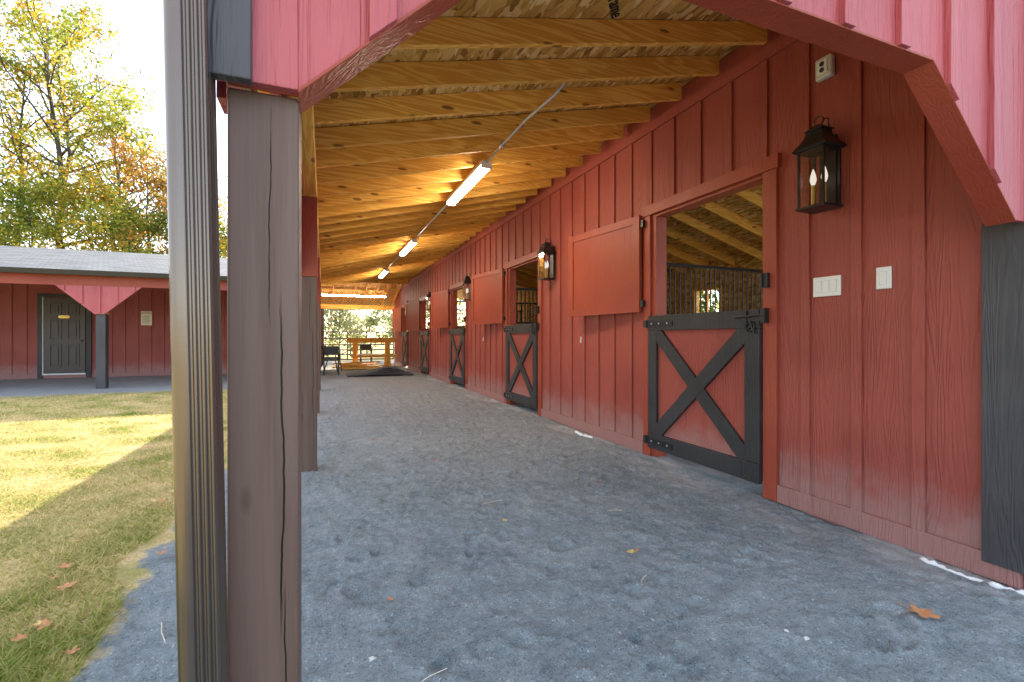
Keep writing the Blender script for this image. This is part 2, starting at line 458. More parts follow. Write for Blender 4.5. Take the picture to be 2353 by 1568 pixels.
# ---- stall doors
for k,yy in enumerate(DY):
    fr=MB()
    fr.box(XW-.026,XW+.0,yy-.108,yy-.002,.0,2.236)
    fr.box(XW-.026,XW+.0,yy+DW+.002,yy+DW+.10,.0,2.236)
    fr.box(XW-.034,XW+.0,yy-.125,yy+DW+.12,2.237,2.333)
    fr.box(XW+.001,XW+.12,yy,yy+.02,0,ZOP); fr.box(XW+.001,XW+.12,yy+DW-.055,yy+DW,0,ZOP); fr.box(XW+.001,XW+.12,yy+.02,yy+DW-.055,ZOP-.022,ZOP)
    fo=fr.obj('door_frame',RUST,barn,(0,0,0),bev=.003)
if True:
    yy=DY[0]
    D0=MB().box(-.020,.012,.02,DW-.01,.10,1.285).obj('stall_door',RED,barn,(XW,yy,0))
    fm=MB()
    za,zb,ya,yb2=.085,1.298,.006,DW+.004
    fm.box(-.048,-.0205,ya,ya+.125,za+.14,zb-.135); fm.box(-.048,-.0205,yb2-.115,yb2,za+.14,zb-.135)
    fm.box(-.050,-.0205,ya,yb2,zb-.133,zb); fm.box(-.050,-.0205,ya,yb2,za,za+.138)
    A=(-.0345,ya+.115,zb-.16); B=(-.0345,yb2-.11,za+.165)
    C=(-.0345,ya+.13,za+.165); D=(-.0345,yb2-.12,zb-.16)
    fm.beam(Vector(A)+Vector((0,-.02,.03)),Vector(B)+Vector((0,.02,-.03)),.026,.118,up=(0,0,1))
    mid=(Vector(C)+Vector(D))/2; dr=(Vector(D)-Vector(C)).normalized()
    fm.beam(Vector(C)-dr*.03,mid-dr*.055,.022,.118); fm.beam(mid+dr*.055,Vector(D)+dr*.03,.022,.118)
    f1=fm.obj('door_brace',BLACK,D0,(0,0,0),bev=.003)
    for hz in (1.225,.155):
        h=MB(); h.box(-.057,-.0505,DW-.33,DW+.018,hz-.022,hz+.022); h.path([(-.062,DW+.018,hz-.035),(-.062,DW+.018,hz+.035)],.013,8)
        h.box(-.057,-.030,DW+.018,DW+.06,hz-.03,hz+.03)
        for q in (.06,.16,.27): h.path([(-.0568,DW-q,hz),(-.062,DW-q,hz)],.008,8,1)
        h.obj('hinge',[IRON,STEEL],D0,(0,0,0))
    l=MB(); l.box(-.060,-.0505,-.02,.17,1.215,1.245); l.path([(-.066,-.05,1.255),(-.066,.19,1.245)],.009,8)
    l.box(-.072,-.03,-.055,-.02,1.20,1.30); l.box(-.064,-.0505,.10,.13,1.18,1.29)
    pts=[(-.062,.07+.035*math.sin(a),1.175+.035*math.cos(a)) for a in [i*math.pi/6 for i in range(13)]]
    l.path(pts,.006,6); l.path([(-.062,.07,1.215),(-.064,.03,1.13)],.008,6)
    l.obj('latch',IRON,D0,(0,0,0))
    l=MB(); l.box(-.05,-.028,-.06,-.015,1.44,1.54); l.path([(-.055,-.015,1.44),(-.055,-.015,1.54)],.01,8)
    l.obj('shutter_catch',IRON,D0,(0,0,0))
    s=MB(); s.box(-.012,.012,.0,1.135,1.34,2.258)
    s.box(-.024,-.0125,.0,.085,1.34,2.258);s.box(-.024,-.0125,1.05,1.135,1.34,2.258)
    s.box(-.0235,-.0125,.086,1.049,1.34,1.415);s.box(-.0235,-.0125,.086,1.049,2.183,2.258)
    yv=.088
    while yv<1.02: s.box(-.0138,-.0125,yv,yv+.0392,1.416,2.182); yv+=.0405
    S0=s.obj('door_shutter',RUST,barn,(XW-.045,yy+DW+.11,0),bev=.0008)
    S0.rotation_euler=(0,0,R(7.0))
    for hz in (1.42,2.17):
        hs=MB(); hs.path([(-.014,-.022,hz-.03),(-.014,-.022,hz+.03)],.011,8); hs.box(-.022,.03,-.045,-.020,hz-.03,hz+.03)
        hs.obj('hinge',IRON,S0)
    for k in range(1,5):
        copytree(D0,(XW,DY[k],0),barn)
        c2=copytree(S0,(XW-.045,DY[k]+DW+.11,0),barn)
        c2.rotation_euler=(0,0,R(7.0+[0,3,1.5,4,2][k]))

# ---- stalls inside
bw=MB(); XB=6.9
wy=[3.05+3.66*k for k in range(5)]; WW=.62
ys=1.07
for a in wy:
    bw.box(XB,XB+.1,ys,a,-.1,2.6); bw.box(XB,XB+.1,a,a+WW,-.1,1.42); bw.box(XB,XB+.1,a,a+WW,2.02,2.6); ys=a+WW
bw.box(XB,XB+.1,ys,20.6,-.1,2.6)
bw.obj('back_wall',OSB,barn)
for a in wy:
    pf=MB()
    pf.box(XB-.02,XB,a-.06,a+WW+.06,1.36,1.42); pf.box(XB-.02,XB,a-.06,a+WW+.06,2.02,2.08); pf.box(XB-.02,XB,a-.06,a,1.42,2.02); pf.box(XB-.02,XB,a+WW,a+WW+.06,1.42,2.02); pf.box(XB-.015,XB+.02,a+WW/2-.02,a+WW/2+.02,1.42,2.02)
    pf.obj('window_frame',PINEZ,barn)
for k in range(4):
    yp=5.05+3.66*k
    MB().box(XW+.102,XB-.002,yp-.02,yp+.02,-.1,1.38).obj('stall_partition',PINEX,barn)
    gr=MB(); gr.box(XW+.12,XB-.01,yp-.02,yp+.02,1.381,1.415); gr.box(XW+.12,XB-.01,yp-.02,yp+.02,2.06,2.10)
    x=XW+.16
    while x<XB-.05: gr.path([(x,yp,1.41),(x,yp,2.065)],.011,6); x+=.088
    gr.obj('stall_grille',IRON,barn)
MB().box(XW+.101,XW+.112,1.08,DY[0]-.002,0,3.2).box(XW+.101,XW+.112,DY[0]+DW,5.0,0,3.2).obj('wall_lining',OSB,barn)

# ---------------------------------------------------------------- wing
wing=root('barn_wing',(-7,16.8,0),'low red barn wing with grey shingle roof and black door','barn')
wr=MB()
zw=lambda x,y: zd(XE)+SL*(y-12.5)
zb_=lambda x,y: zd(XE)+SL*4.5-SL*(y-17)
wr.slab([(-14.5,12.5),(XE-.005,12.5),(4.17,17),(-14.5,17)],zw,.02)
wr.slab([(-14.5,17.0),(4.17,17.0),(4.17,21.5),(-14.5,21.5)],zb_,.02)
wroof=wr.obj('roof',[OSB,SHING],wing)
MB().box(-14.5,-.35,12.62,12.65,2.20,2.45).obj('fascia',RUST,wing)
g=MB(); g.prism([(12.37,zd(XE)-.09),(12.48,zd(XE)-.09),(12.495,zd(XE)+.01),(12.35,zd(XE)+.012)],0,-14.5,-.45); g.obj('gutter',IRON,wing)
ww=MB(); ww.box(-14.2,-.1,16.4,16.5,-.1,3.40)
x=-14.0
while x<-.2:
    if not(-7.13<x<-5.92): ww.box(x-.028,x+.028,16.382,16.4,.1,3.3)
    x+=.303
ww.box(-14.2,-.1,16.376,16.3995,0,.11)
ww.box(-.2,-.1,16.5,20.6,-.1,3.0)
yv=16.8
while yv<20.5: ww.box(-.1,-.082,yv-.028,yv+.028,.1,2.6); yv+=.303
ww.obj('wall',RED,wing)
MB().box(-14.2,-.2,20.55,20.6,-.1,2.6).box(-14.2,-14.1,16.5,20.55,-.1,2.6).obj('back_wall',RED,wing)
for i,px in enumerate((-10.76,-7.6,-4.44,-1.28)):
    MB().box(px-.085,px+.085,12.66,12.83,-.1,1.602).obj('porch_post',CHAR,wing,bev=.006)
    bk=MB(); bk.prism([(px-.085,1.60),(px+.085,1.60),(px+.74,2.199),(px-.74,2.199)],1,12.600,12.650)
    for j in (-.6,-.3,0,.3,.6):
        zz=1.60 if j==0 else 1.60+(abs(j)-.085)*.9
        bk.box(px+j-.025,px+j+.025,12.580,12.5995,zz+.03,2.199)
    bk.obj('post_bracket',REDP,wing)
    MB().box(px-.085,px+.085,12.66,12.83,1.603,2.43).obj('post_top',PINEZ,wing)
MB().box(-14.3,-.4,12.67,12.80,2.27,2.42).obj('header_beam',PINEX,wing)
d=MB(); dx0,dx1=-6.95,-6.07; dz0,dz1=.13,2.17
d.box(dx0,dx1,16.345,16.375,dz0,dz1)
st=.12; cw=(dx1-dx0-3*st)/2
for zc0,zc1 in ((.30,.92),(1.05,1.60),(1.72,2.03)):
    for c_ in (0,1):
        a=dx0+st+c_*(cw+st)
        d.box(a,a+cw,16.328,16.3445,zc0,zc0+.03);d.box(a,a+cw,16.328,16.3445,zc1-.03,zc1);d.box(a,a+.03,16.328,16.3445,zc0+.031,zc1-.031);d.box(a+cw-.03,a+cw,16.328,16.3445,zc0+.031,zc1-.031)
        d.box(a+.07,a+cw-.07,16.328,16.3445,zc0+.07,zc1-.07)
dr_=d.obj('door',DOORG,wing,bev=.003)
MB().path([(dx1-.08,16.33,1.02),(dx1-.08,16.30,1.02)],.03,10).obj('door_handle',IRON,dr_)
hh=MB(); hh.prism([(-6.63,1.64),(-6.60,1.62),(-6.42,1.62),(-6.39,1.64),(-6.39,1.68),(-6.42,1.70),(-6.60,1.70),(-6.63,1.68)],1,16.318,16.3275); hh.obj('door_plate',BRASS,dr_)
fr=MB(); fr.box(dx0-.13,dx0-.02,16.345,16.374,0,2.28); fr.box(dx1+.02,dx1+.13,16.345,16.374,0,2.28); fr.box(dx0-.02,dx1+.02,16.346,16.374,2.19,2.28)
fr.obj('door_frame',BLACK,wing)
MB().box(dx0-.02,dx0-.003,16.33,16.38,.13,2.19).box(dx0-.02,dx1+.02,16.32,16.38,.09,.127).obj('door_sill',WHITE,wing)
# passage
MB().box(-.25,3.2,20.62,20.76,2.28,2.46).obj('header_beam',PINEX,wing)
MB().box(-.1,3.0,16.93,16.98,3.0,3.3).obj('ridge_board',PINEX,wroof)
x=-.05; b1=None
while x<3.0:
    if b1 is None:
        m=MB(); v=[]
        for yq in (17.0,21.4):
            for xx in (-.019,.019): v+= [(xx,yq,zb_(0,yq)-.141),(xx,yq,zb_(0,yq)-.002)]
        m.add(v,[(0,1,3,2),(4,6,7,5),(0,4,5,1),(2,3,7,6),(1,5,7,3),(0,2,6,4)])
        b1=m.obj('rafter',PINEY,wroof,(x,0,0))
    else:
        o=b1.copy(); COL.objects.link(o); o.parent=wroof; o.location=(x,0,0)
    x+=.406
MB().box(-.09,.03,20.62,20.76,-.1,2.28).obj('porch_post',CHAR,wing)
MB().box(2.86,2.98,20.62,20.76,-.1,2.28).obj('porch_post',CHAR,wing)

# ---------------------------------------------------------------- notice sign
sx=-4.69
ns=MB().box(sx-.13,sx+.13,16.360,16.372,1.45,1.85)
sign=ns.obj('notice_sign',PAPER); tag(sign,'cream notice sign screwed to the red siding','sign')
def text(s,size,loc,rot,mat,parent=None,name='sign_lettering',align='CENTER'):
    cu=bpy.data.curves.new('t','FONT'); cu.body=s; cu.size=size; cu.align_x=align; cu.extrude=.0005; cu.offset=size*.02
    o=bpy.data.objects.new('t',cu); COL.objects.link(o)
    dg=bpy.context.evaluated_depsgraph_get(); me=bpy.data.meshes.new_from_object(o.evaluated_get(dg))
    bpy.data.objects.remove(o); me.materials.clear(); me.materials.append(mat)
    ob=bpy.data.objects.new(name,me); COL.objects.link(ob); ob.location=loc; ob.rotation_euler=rot
    if parent is not None: par(ob,parent)
    return ob
text('NOTICE',.066,(sx,16.358,1.775),(R(90),0,0),INKR,sign)
ln=MB()
for i in range(8):
    ln.box(sx-.11+random.uniform(0,.03),sx+.11-random.uniform(0,.05),16.357,16.3595,1.72-i*.03,1.727-i*.03)
ln.obj('sign_rule',INK,sign)
ang=math.atan(SL)
text('tFrame',.10,(1.455,2.185,zd(1.455)-.004),(0,0,0),INK,roof,'board_stamp')
st_=bpy.data.objects['board_stamp']
st_.rotation_euler=(Matrix.Rotation(-ang,4,'Y')@Matrix.Rotation(math.pi,4,'X')@Matrix.Rotation(R(-50),4,'Z')).to_euler()

# ---------------------------------------------------------------- lanterns
L0=root('wall_lantern',(XW-.02,1.90,1.86),'black wall lantern with two candle bulbs on red siding','lantern','lanterns along the stable wall',worldbuilt=False)
hw=.080; dp=.155; x0=-dp-.015; x1=-.02
b=MB(); b.box(-.018,.0,-.05,.05,.02,.44)
for xx in (x0,x1-.012):
    for yv in (-hw,hw-.012): b.box(xx,xx+.012,yv,yv+.012,.014,.36)
b.box(x0-.008,x1+.008,-hw-.008,hw+.008,0,.014); b.box(x0+.002,x1-.002,-hw+.002,hw-.002,.345,.36)
b.obj('frame',IRON,L0)
r=MB(); cx=(x0+x1)/2
def ring(h,a): return [(cx-a*.92,-a,h),(cx+a*.92,-a,h),(cx+a*.92,a,h),(cx-a*.92,a,h)]
rs=[ring(.350,.101),ring(.360,.101),ring(.395,.074),ring(.435,.052),ring(.462,.047),ring(.464,.055),ring(.471,.055),ring(.498,.016)]
v=[q for rr in rs for q in rr]; fs=[(0,3,2,1),(28,29,30,31)]
for i in range(7):
    for k in range(4): fs.append((i*4+k,i*4+(k+1)%4,(i+1)*4+(k+1)%4,(i+1)*4+k))
r.add(v,fs)
r.path([(cx,.028*math.sin(a),.522+.028*math.cos(a)) for a in [i*math.pi/7 for i in range(15)]],.0042,6)
r.path([(cx,-.028,.525),(cx+.05,-.02,.54),(.0,0,.44)],.0042,6)
r.obj('lantern_roof',IRON,L0)
gl=MB(); e_=.004
gl.add([(x0+e_,-hw+.012,.016),(x0+e_,hw-.012,.016),(x0+e_,hw-.012,.345),(x0+e_,-hw+.012,.345)],[(0,1,2,3)])
for yv in (-hw+e_,hw-e_): gl.add([(x0+.012,yv,.016),(x1-.012,yv,.016),(x1-.012,yv,.345),(x0+.012,yv,.345)],[(0,1,2,3)])
gl.obj('glass_pane',GLASS,L0)
for yv in (-.034,.034):
    MB().path([(cx,yv,.02),(cx,yv,.15)],.0115,12,0).obj('candle',CANDLE,L0)
    MB().path([(cx,yv,.151),(cx,yv,.165),(cx,yv,.185),(cx,yv,.21),(cx,yv,.235),(cx,yv,.25)],[.009,.014,.018,.014,.007,.001],12).obj('bulb',BULB,L0,smooth=True)
for k in range(1,5): copytree(L0,(XW-.02,1.90+3.66*k,1.86))

# ---------------------------------------------------------------- strip lights
LX,LZ=1.41,2.705
T0=root('strip_light',(LX,4.15,LZ),'lit white strip light hung beneath the porch rafters','light fixture','strip lights along the porch ceiling',worldbuilt=False)
b=MB(); b.box(-.048,.048,-.0005,1.2805,.002,.035)
b.box(-.050,.050,-.015,-.001,-.032,.036);b.box(-.050,.050,1.281,1.295,-.032,.036)
b.obj('housing',WHITE,T0)
MB().prism([(-.046,.001),(-.044,-.022),(-.030,-.036),(.030,-.036),(.044,-.022),(.046,.001)],1,0,1.28).obj('diffuser',TUBE,T0)
for yv in (7.85,11.5): copytree(T0,(LX,yv,LZ))
T1=copytree(T0,(-.05,19.3,2.74)); T1.rotation_euler=(0,0,R(-90)); T1.scale=(1,1.85,1)
T1['label']='long lit strip light across the passage ceiling'
cdr=root('electrical_conduit',(LX,4.0,LZ+.03),'thin galvanised conduit running beneath the porch rafters','conduit')
for pts,cl in (([(1.605,2.925,2.955),(1.585,2.945,2.90),(1.53,3.0,2.83),(1.465,3.10,2.775),(1.42,3.24,2.745),(LX,3.42,LZ+.03),(LX,4.14,LZ+.03)],(3.72,)),
            ([(LX,5.44,LZ+.03),(LX,7.84,LZ+.03)],(5.9,6.75,7.5)),([(LX,9.14,LZ+.03),(LX,11.49,LZ+.03)],(9.7,10.6))):
    cd=MB(); cd.path(pts,.0115,8)
    for yv in cl: cd.box(LX-.02,LX+.02,yv,yv+.02,LZ+.012,LZ+.055)
    cd.obj('conduit_run',STEEL,cdr,smooth=True)

# ---------------------------------------------------------------- outlet, switches
ob=MB(); ob.box(-.045,0,-.05,.05,-.065,.065); o=ob.obj('outlet_box',GREYP,None,(XW-.0,1.925,2.73),bev=.012); tag(o,'weatherproof pale outlet box high on the red wall','outlet')
q=MB(); q.box(-.052,-.0455,-.03,.03,-.042,.042); q.obj('outlet_cover',WHITE,o,bev=.003)
for z in (-.018,.018): MB().path([(-.0525,.0,z),(-.056,.0,z)],.014,14).obj('receptacle',DARK,o)
def switch(n,yc,zc,label):
    wd=.075+.046*(n-1)
    o=MB().box(-.012,0,-wd/2,wd/2,-.06,.06).obj('light_switch',WHITE,None,(XW-.001,yc,zc),bev=.004); tag(o,label,'light switch')
    for i in range(n):
        yy=(i-(n-1)/2)*.046
        MB().box(-.0128,-.0122,yy-.0185,yy+.0185,-.0365,.0365).obj('switch_recess',GREYP,o)
        MB().prism([(-.014,-.034),(-.0130,-.034),(-.0130,.034),(-.020,.034)],1,yy-.016,yy+.016).obj('rocker',WHITE,o)
switch(3,1.925,1.41,'white three gang light switch plate on red siding')
switch(1,1.613,1.425,'white single light switch plate on red siding')
for k,yv in enumerate((4.85,8.5)):
    o=MB().box(-.012,0,-.008,.008,-.035,.04).box(-.02,-.0115,-.004,.004,-.03,.0).obj('halter_hook',WHITE,None,(XW,yv,1.07),bev=.002); tag(o,'small white hook fixed to the red siding','hook','hooks on the stable wall')
def foam(pts,label,seed,sc=1):
    rr=random.Random(seed); P_=[]; Rr=[]
    for (a,b_) in zip(pts[:-1],pts[1:]):
        for i in range(12):
            t_=i/12; P_.append((a[0]+(b_[0]-a[0])*t_+rr.uniform(-.008,.008),a[1]+(b_[1]-a[1])*t_,.001)); Rr.append(rr.uniform(.005,.020)*sc)
    o=MB().path(P_,Rr,7).obj('foundation_foam',LIME,None,smooth=True); tag(o,label,'foam')
foam([(2.80,1.00),(2.735,1.20),(2.75,1.42)],'white foam strip lying along the barn footing',1)
foam([(2.74,4.45),(2.70,4.62),(2.73,4.80)],'small white foam scrap at the foot of the wall',2,1.2)
foam([(2.50,.84),(2.72,1.02)],'white foam strip lying along the barn footing',3)

# ---------------------------------------------------------------- clutter at the end of the aisle
mt=root('rubber_mats',(1.5,14.3,0),'low bowed stack of black rubber stall mats on the dirt','mat')
for j in range(4):
    pl=[];n=14; W=.92-.12*j; H=.04+.05*j; off=.0
    for i in range(n+1):
        u=-1+2*i/n; pl.append((1.55+W*u+.08*j,H*(1-u*u)+off+.005+.002*j))
    pl2=[(a,z+.028) for a,z in reversed(pl)]
    mb=MB()
    for i in range(n):
        mb.prism([pl[i],pl[i+1],pl2[n-i-1],pl2[n-i]],1,13.85+.08*j,14.75-.05*j)
    mb.obj('mat',MATM,mt)
bt=root('timber_bench',(1.7,18.6,0),'rough pale timber work bench loaded with lumber','bench')
b=MB(); b.box(.85,2.6,18.35,18.55,.92,1.09); b.box(.95,2.5,18.5502,18.8,.90,1.0)
b.obj('bench_top',PINEX,bt)
for xx in (1.12,2.3):
    for sg in (-1,1): MB().beam((xx,18.6+.35*sg,0),(xx,18.6+.05*sg,.91),.16,.09,up=(0,1,0)).obj('leg',PINEZ,bt)
    MB().box(xx-.07,xx+.07,18.22,18.95,.35,.45).obj('brace',PINEY,bt)
MB().box(.95,2.6,18.0,18.21,.36,.46).obj('rail',PINEX,bt)
lm=root('lumber_pile',(.8,17.6,0),'small pile of offcut lumber on the dirt','lumber')
for i in range(9):
    mb=MB().beam((.35+random.uniform(-.1,.3),16.9+i*.13,.05+.06*(i%3)),(1.75+random.uniform(-.6,.6),16.95+i*.13+random.uniform(-.3,.3),.06+.07*(i%3)),.12,.05); mb.obj('board',PINEX,lm)
ch=root('metal_chair',(.2,14.8,0),'black metal frame chair standing on the dirt','chair','black metal chairs')
for sx_ in (0,1):
    X0=.02+sx_*.40
    c=MB()
    c.path([(X0,14.55,0),(X0,14.62,.45),(X0,14.60,.62),(X0,14.66,.66),(X0,15.0,.64)],.018,8); c.obj('leg',IRON,ch)
    c=MB(); c.path([(X0,15.12,0),(X0,14.98,.43),(X0,15.06,.82)],.018,8); c.obj('leg',IRON,ch)
MB().box(.02,.42,14.60,15.02,.42,.47).obj('seat',DARK,ch,bev=.01)
c=MB(); c.box(.03,.41,15.04,15.06,.6,.84)
for i in range(4): c.path([(.08+i*.09,14.99,.46),(.08+i*.09,15.055,.65)],.006,6)
c.obj('backrest',IRON,ch)
c2=copytree(ch,(1.55,19.3,0)); c2['label']='black metal frame chair standing behind the timber bench'
c3=copytree(ch,(.25,16.2,0)); c3.rotation_euler=(0,0,R(70))
gt=root('farm_gate',(1.4,20.95,0),'tubular steel farm gate closing the passage','gate')
for z in (.18,.38,.58,.80,1.06,1.34): MB().path([(-.05,20.95,z),(2.85,20.95,z)],.026,8).obj('rail',GATEM,gt)
for x in (-.05,.95,1.9,2.85): MB().path([(x,20.95,.16),(x,20.95,1.36)],.026,8).obj('upright',GATEM,gt)

# ---------------------------------------------------------------- ground
def axis(fine0,fine1,st,lo,hi,gr):
    a=list(np.arange(fine0,fine1,st)); s=st; x=fine1
    while x<hi: a.append(x); s*=gr; x+=s
    a.append(hi); s=st; x=fine0
    b_=[]
    while x>lo: s*=gr; x-=s; b_.append(max(x,lo))
    return np.array(sorted(set(b_))+a)
gx=axis(-1.3,3.1,.015,-600,600,1.09); gy=axis(.9,5.0,.015,-600,900,1.035)
GX,GY=np.meshgrid(gx,gy,indexing='ij')
Z=np.zeros_like(GX)
near=(np.abs(GX)<16)&(GY>-6)&(GY<24)
for i,j in np.argwhere(near):
    x,y=GX[i,j],GY[i,j]
    q=noise.noise((x*.9,y*.9,.3))*.016+noise.noise((x*4,y*4,1.7))*.011
    if -1.5<x<3.2 and y<9: q+=noise.noise((x*11,y*11,4.1))*.010+noise.noise((x*27,y*27,7.1))*.008
    Z[i,j]=q
hr=np.random.default_rng(12)
for _ in range(900):
    cx_,cy_=hr.uniform(-.5,2.75),hr.uniform(1.0,11)
    a=hr.uniform(0,6.28); rr=hr.uniform(.030,.065); dep=hr.uniform(.006,.024)
    i0,i1=np.searchsorted(gx,(cx_-.25,cx_+.25)); j0,j1=np.searchsorted(gy,(cy_-.25,cy_+.25))
    dx=GX[i0:i1,j0:j1]-cx_; dy=GY[i0:i1,j0:j1]-cy_
    u=dx*math.cos(a)+dy*math.sin(a); v=(-dx*math.sin(a)+dy*math.cos(a))*1.25
    d=np.sqrt(u*u+v*v)
    Z[i0:i1,j0:j1]+= -dep*np.exp(-(d/rr)**4)*(.6+.5*np.tanh(u/rr*2)) + dep*.5*np.exp(-((d-rr*1.25)/(.3*rr))**2)
Z=np.where(GX<-.75,Z*.3,Z)
Z-=.004
def zat(x,y):
    return float(Z[min(np.searchsorted(gx,x),len(gx)-1),min(np.searchsorted(gy,y),len(gy)-1)])
nx,ny=len(gx),len(gy)
me=bpy.data.meshes.new('ground')
vv=np.stack([GX,GY,Z],-1).reshape(-1,3)
ii=(np.arange(nx-1)[:,None]*ny+np.arange(ny-1)[None,:]).reshape(-1)
ff=np.stack([ii,ii+ny,ii+ny+1,ii+1],-1)
me.vertices.add(len(vv)); me.vertices.foreach_set('co',vv.reshape(-1).astype(np.float32))
me.loops.add(ff.size); me.loops.foreach_set('vertex_index',ff.reshape(-1).astype(np.int32))
me.polygons.add(len(ff)); me.polygons.foreach_set('loop_start',np.arange(0,ff.size,4,dtype=np.int32))
me.materials.append(GROUND); me.update(calc_edges=True)
me.polygons.foreach_set('use_smooth',[True]*len(ff))
go=bpy.data.objects.new('ground',me); COL.objects.link(go); go['kind']='structure'

# grass blades
N=300000
r=RNG
Yb=1.2+10.4*r.random(N)**1.45
Xb=-.74-(0.72*Yb+.5)*r.random(N)**.9
en=np.array([noise.noise((x*1.6,y*1.6,9.))*.22 for x,y in zip(Xb[:N],Yb[:N])])
keep=Xb<-.76+en
den=np.array([noise.noise((x*2.5,y*2.5,3.)) for x,y in zip(Xb,Yb)])
keep&= (r.random(N)<.62+.7*(den+.3))
Xb,Yb,den=Xb[keep],Yb[keep],den[keep]; N=len(Xb)
nearf=np.clip((3.6-Yb)/2,0,1)
hgt=r.uniform(.008,.024,N)*(1+.7*np.clip(den,0,1))*(1+1.3*nearf*np.clip(den+.3,0,1)*2); az=r.uniform(0,6.283,N); wd=r.uniform(.0016,.0034,N)*(1+Yb*.13)
ln_=r.uniform(.4,1.8,N)*hgt*1.2; az2=r.uniform(0,6.283,N)
bs=np.stack([Xb,Yb,np.full(N,-.004)],-1)
V=np.zeros((N,3,3)); V[:,0]=bs; V[:,1]=bs
V[:,0,0]-=wd*np.cos(az);V[:,0,1]-=wd*np.sin(az);V[:,1,0]+=wd*np.cos(az);V[:,1,1]+=wd*np.sin(az)
V[:,2]=bs+np.stack([ln_*np.cos(az2),ln_*np.sin(az2),hgt],-1)
mixf=np.clip(.66-.75*den+r.normal(0,.30,N),0,1)[:,None]
mixf=np.clip(mixf-nearf[:,None]*.42,0,1)
C=(1-mixf)*np.array([.32,.42,.08])+mixf*np.array([.96,.76,.40]); C*=r.uniform(.6,1.04,N)[:,None]
o=bpy.data.objects.new('grass',faces_mesh('grass',V,C,BLADE)); COL.objects.link(o); o['kind']='stuff'; tag(o,'patchy green and straw coloured mown lawn','grass')

# fallen leaves
def leafmesh(mat,r0,seed):
    rr=random.Random(seed); n=30; vs=[(0,0,.006)]
    for i in range(n):
        a=2*math.pi*i/n; l=abs(math.cos(2.5*a/1.0))**1.3
        rad=r0*(.42+.62*l)*(1-.25*abs(math.sin(a/2))**6)*rr.uniform(.9,1.1)
        vs.append((rad*math.cos(a),rad*math.sin(a),.006+.22*rad*abs(math.sin(a*1.5+seed))*rr.uniform(.5,1.2)))
    m=MB(); m.add(vs,[(0,i+1,(i+1)%n+1) for i in range(n)]); m.path([(-r0*.3,0,.006),(-r0*1.3,.01,.012)],.0012,5)
    return m.mesh('fallen_leaf',mat)
lms=[leafmesh(LEAFB,.055,1),leafmesh(LEAFY,.025,2),leafmesh(LEAFB,.03,3),leafmesh(LEAFY,.035,5)]
LP=[(2.16,1.10,0,1.05),(1.457,1.99,1,1),(.258,2.0,2,.5),(-1.034,2.605,0,.7),(-1.13,2.84,0,.55),(-.75,2.83,2,.8),(-.97,2.29,0,.55),(-.80,2.06,2,.7),(.9,4.1,2,.9),(1.9,3.0,2,.7),(1.5,2.0,2,.5),(1.0,2.6,1,.7),(.5,5.2,2,.9)]
for i in range(60): 
    y_=random.uniform(1.8,8); LP.append((-.85-random.random()*.42*y_,y_,random.choice([1,2,2,2,3]),random.uniform(.5,1.1)))
for i,(x,y,k,s) in enumerate(LP):
    o=bpy.data.objects.new('fallen_leaf',lms[k]); COL.objects.link(o)
    zz=max(zat(x+a_*.03,y+b_*.03) for a_ in (-1,0,1) for b_ in (-1,0,1)) if x>-.7 else .016
    o.location=(x,y,zz+.002); o.rotation_euler=(random.uniform(-.08,.08),random.uniform(-.08,.08),random.uniform(0,6.28)); o.scale=(s,s,s)
    tag(o,('dry brown leaf' if k in(0,2) else 'yellow autumn leaf')+(' lying on grey stone dust' if x>-.7 else ' lying on the lawn'),'leaf','fallen autumn leaves')
def rock(r0,seed):
    import bmesh
    bm=bmesh.new(); bmesh.ops.create_icosphere(bm,subdivisions=2,radius=r0)
    for v in bm.verts: v.co*= 1+.7*noise.noise(v.co*(1.6/r0)+Vector((seed,0,0))); v.co.z*=.45
    me=bpy.data.meshes.new('stone'); bm.to_mesh(me); bm.free(); me.materials.append(STONE); return me
rm=[rock(.013,1),rock(.006,5)]
for i,(x,y,k) in enumerate([(1.60,1.24,0),(1.64,1.19,0),(.155,1.656,0),(.30,3.4,1),(1.9,1.35,1),(1.2,1.5,1),(.6,1.9,1)]):
    o=bpy.data.objects.new('stone',rm[k]); COL.objects.link(o); o.location=(x,y,zat(x,y)+.003); o.rotation_euler=(0,0,random.uniform(0,6)); s=random.uniform(.6,1.1); o.scale=(s,s*random.uniform(.5,1),s)
    tag(o,'small pale stone on grey stone dust','stone','loose stones')
for (x,y,a,l) in [(.32,1.50,.35,.13),(1.05,2.95,.1,.14),(.55,3.3,1.2,.5),(1.7,2.5,-.4,.09),(.9,4.8,.9,.2),(1.35,1.75,.6,.07),(-.55,2.1,1.9,.15)]:
    zz=max(zat(x+t_*l/2*math.cos(a),y+t_*l/2*math.sin(a)) for t_ in (-1,-.5,0,.5,1))
    o=MB().path([(-l/2,0,0),(0,.006,.002),(l/2,0,.001)],.0018,5).obj('straw_stalk',STRAW,None,(x,y,zz)); o.rotation_euler=(0,0,a); tag(o,'single dry straw stalk on the dirt','straw','straw stalks')

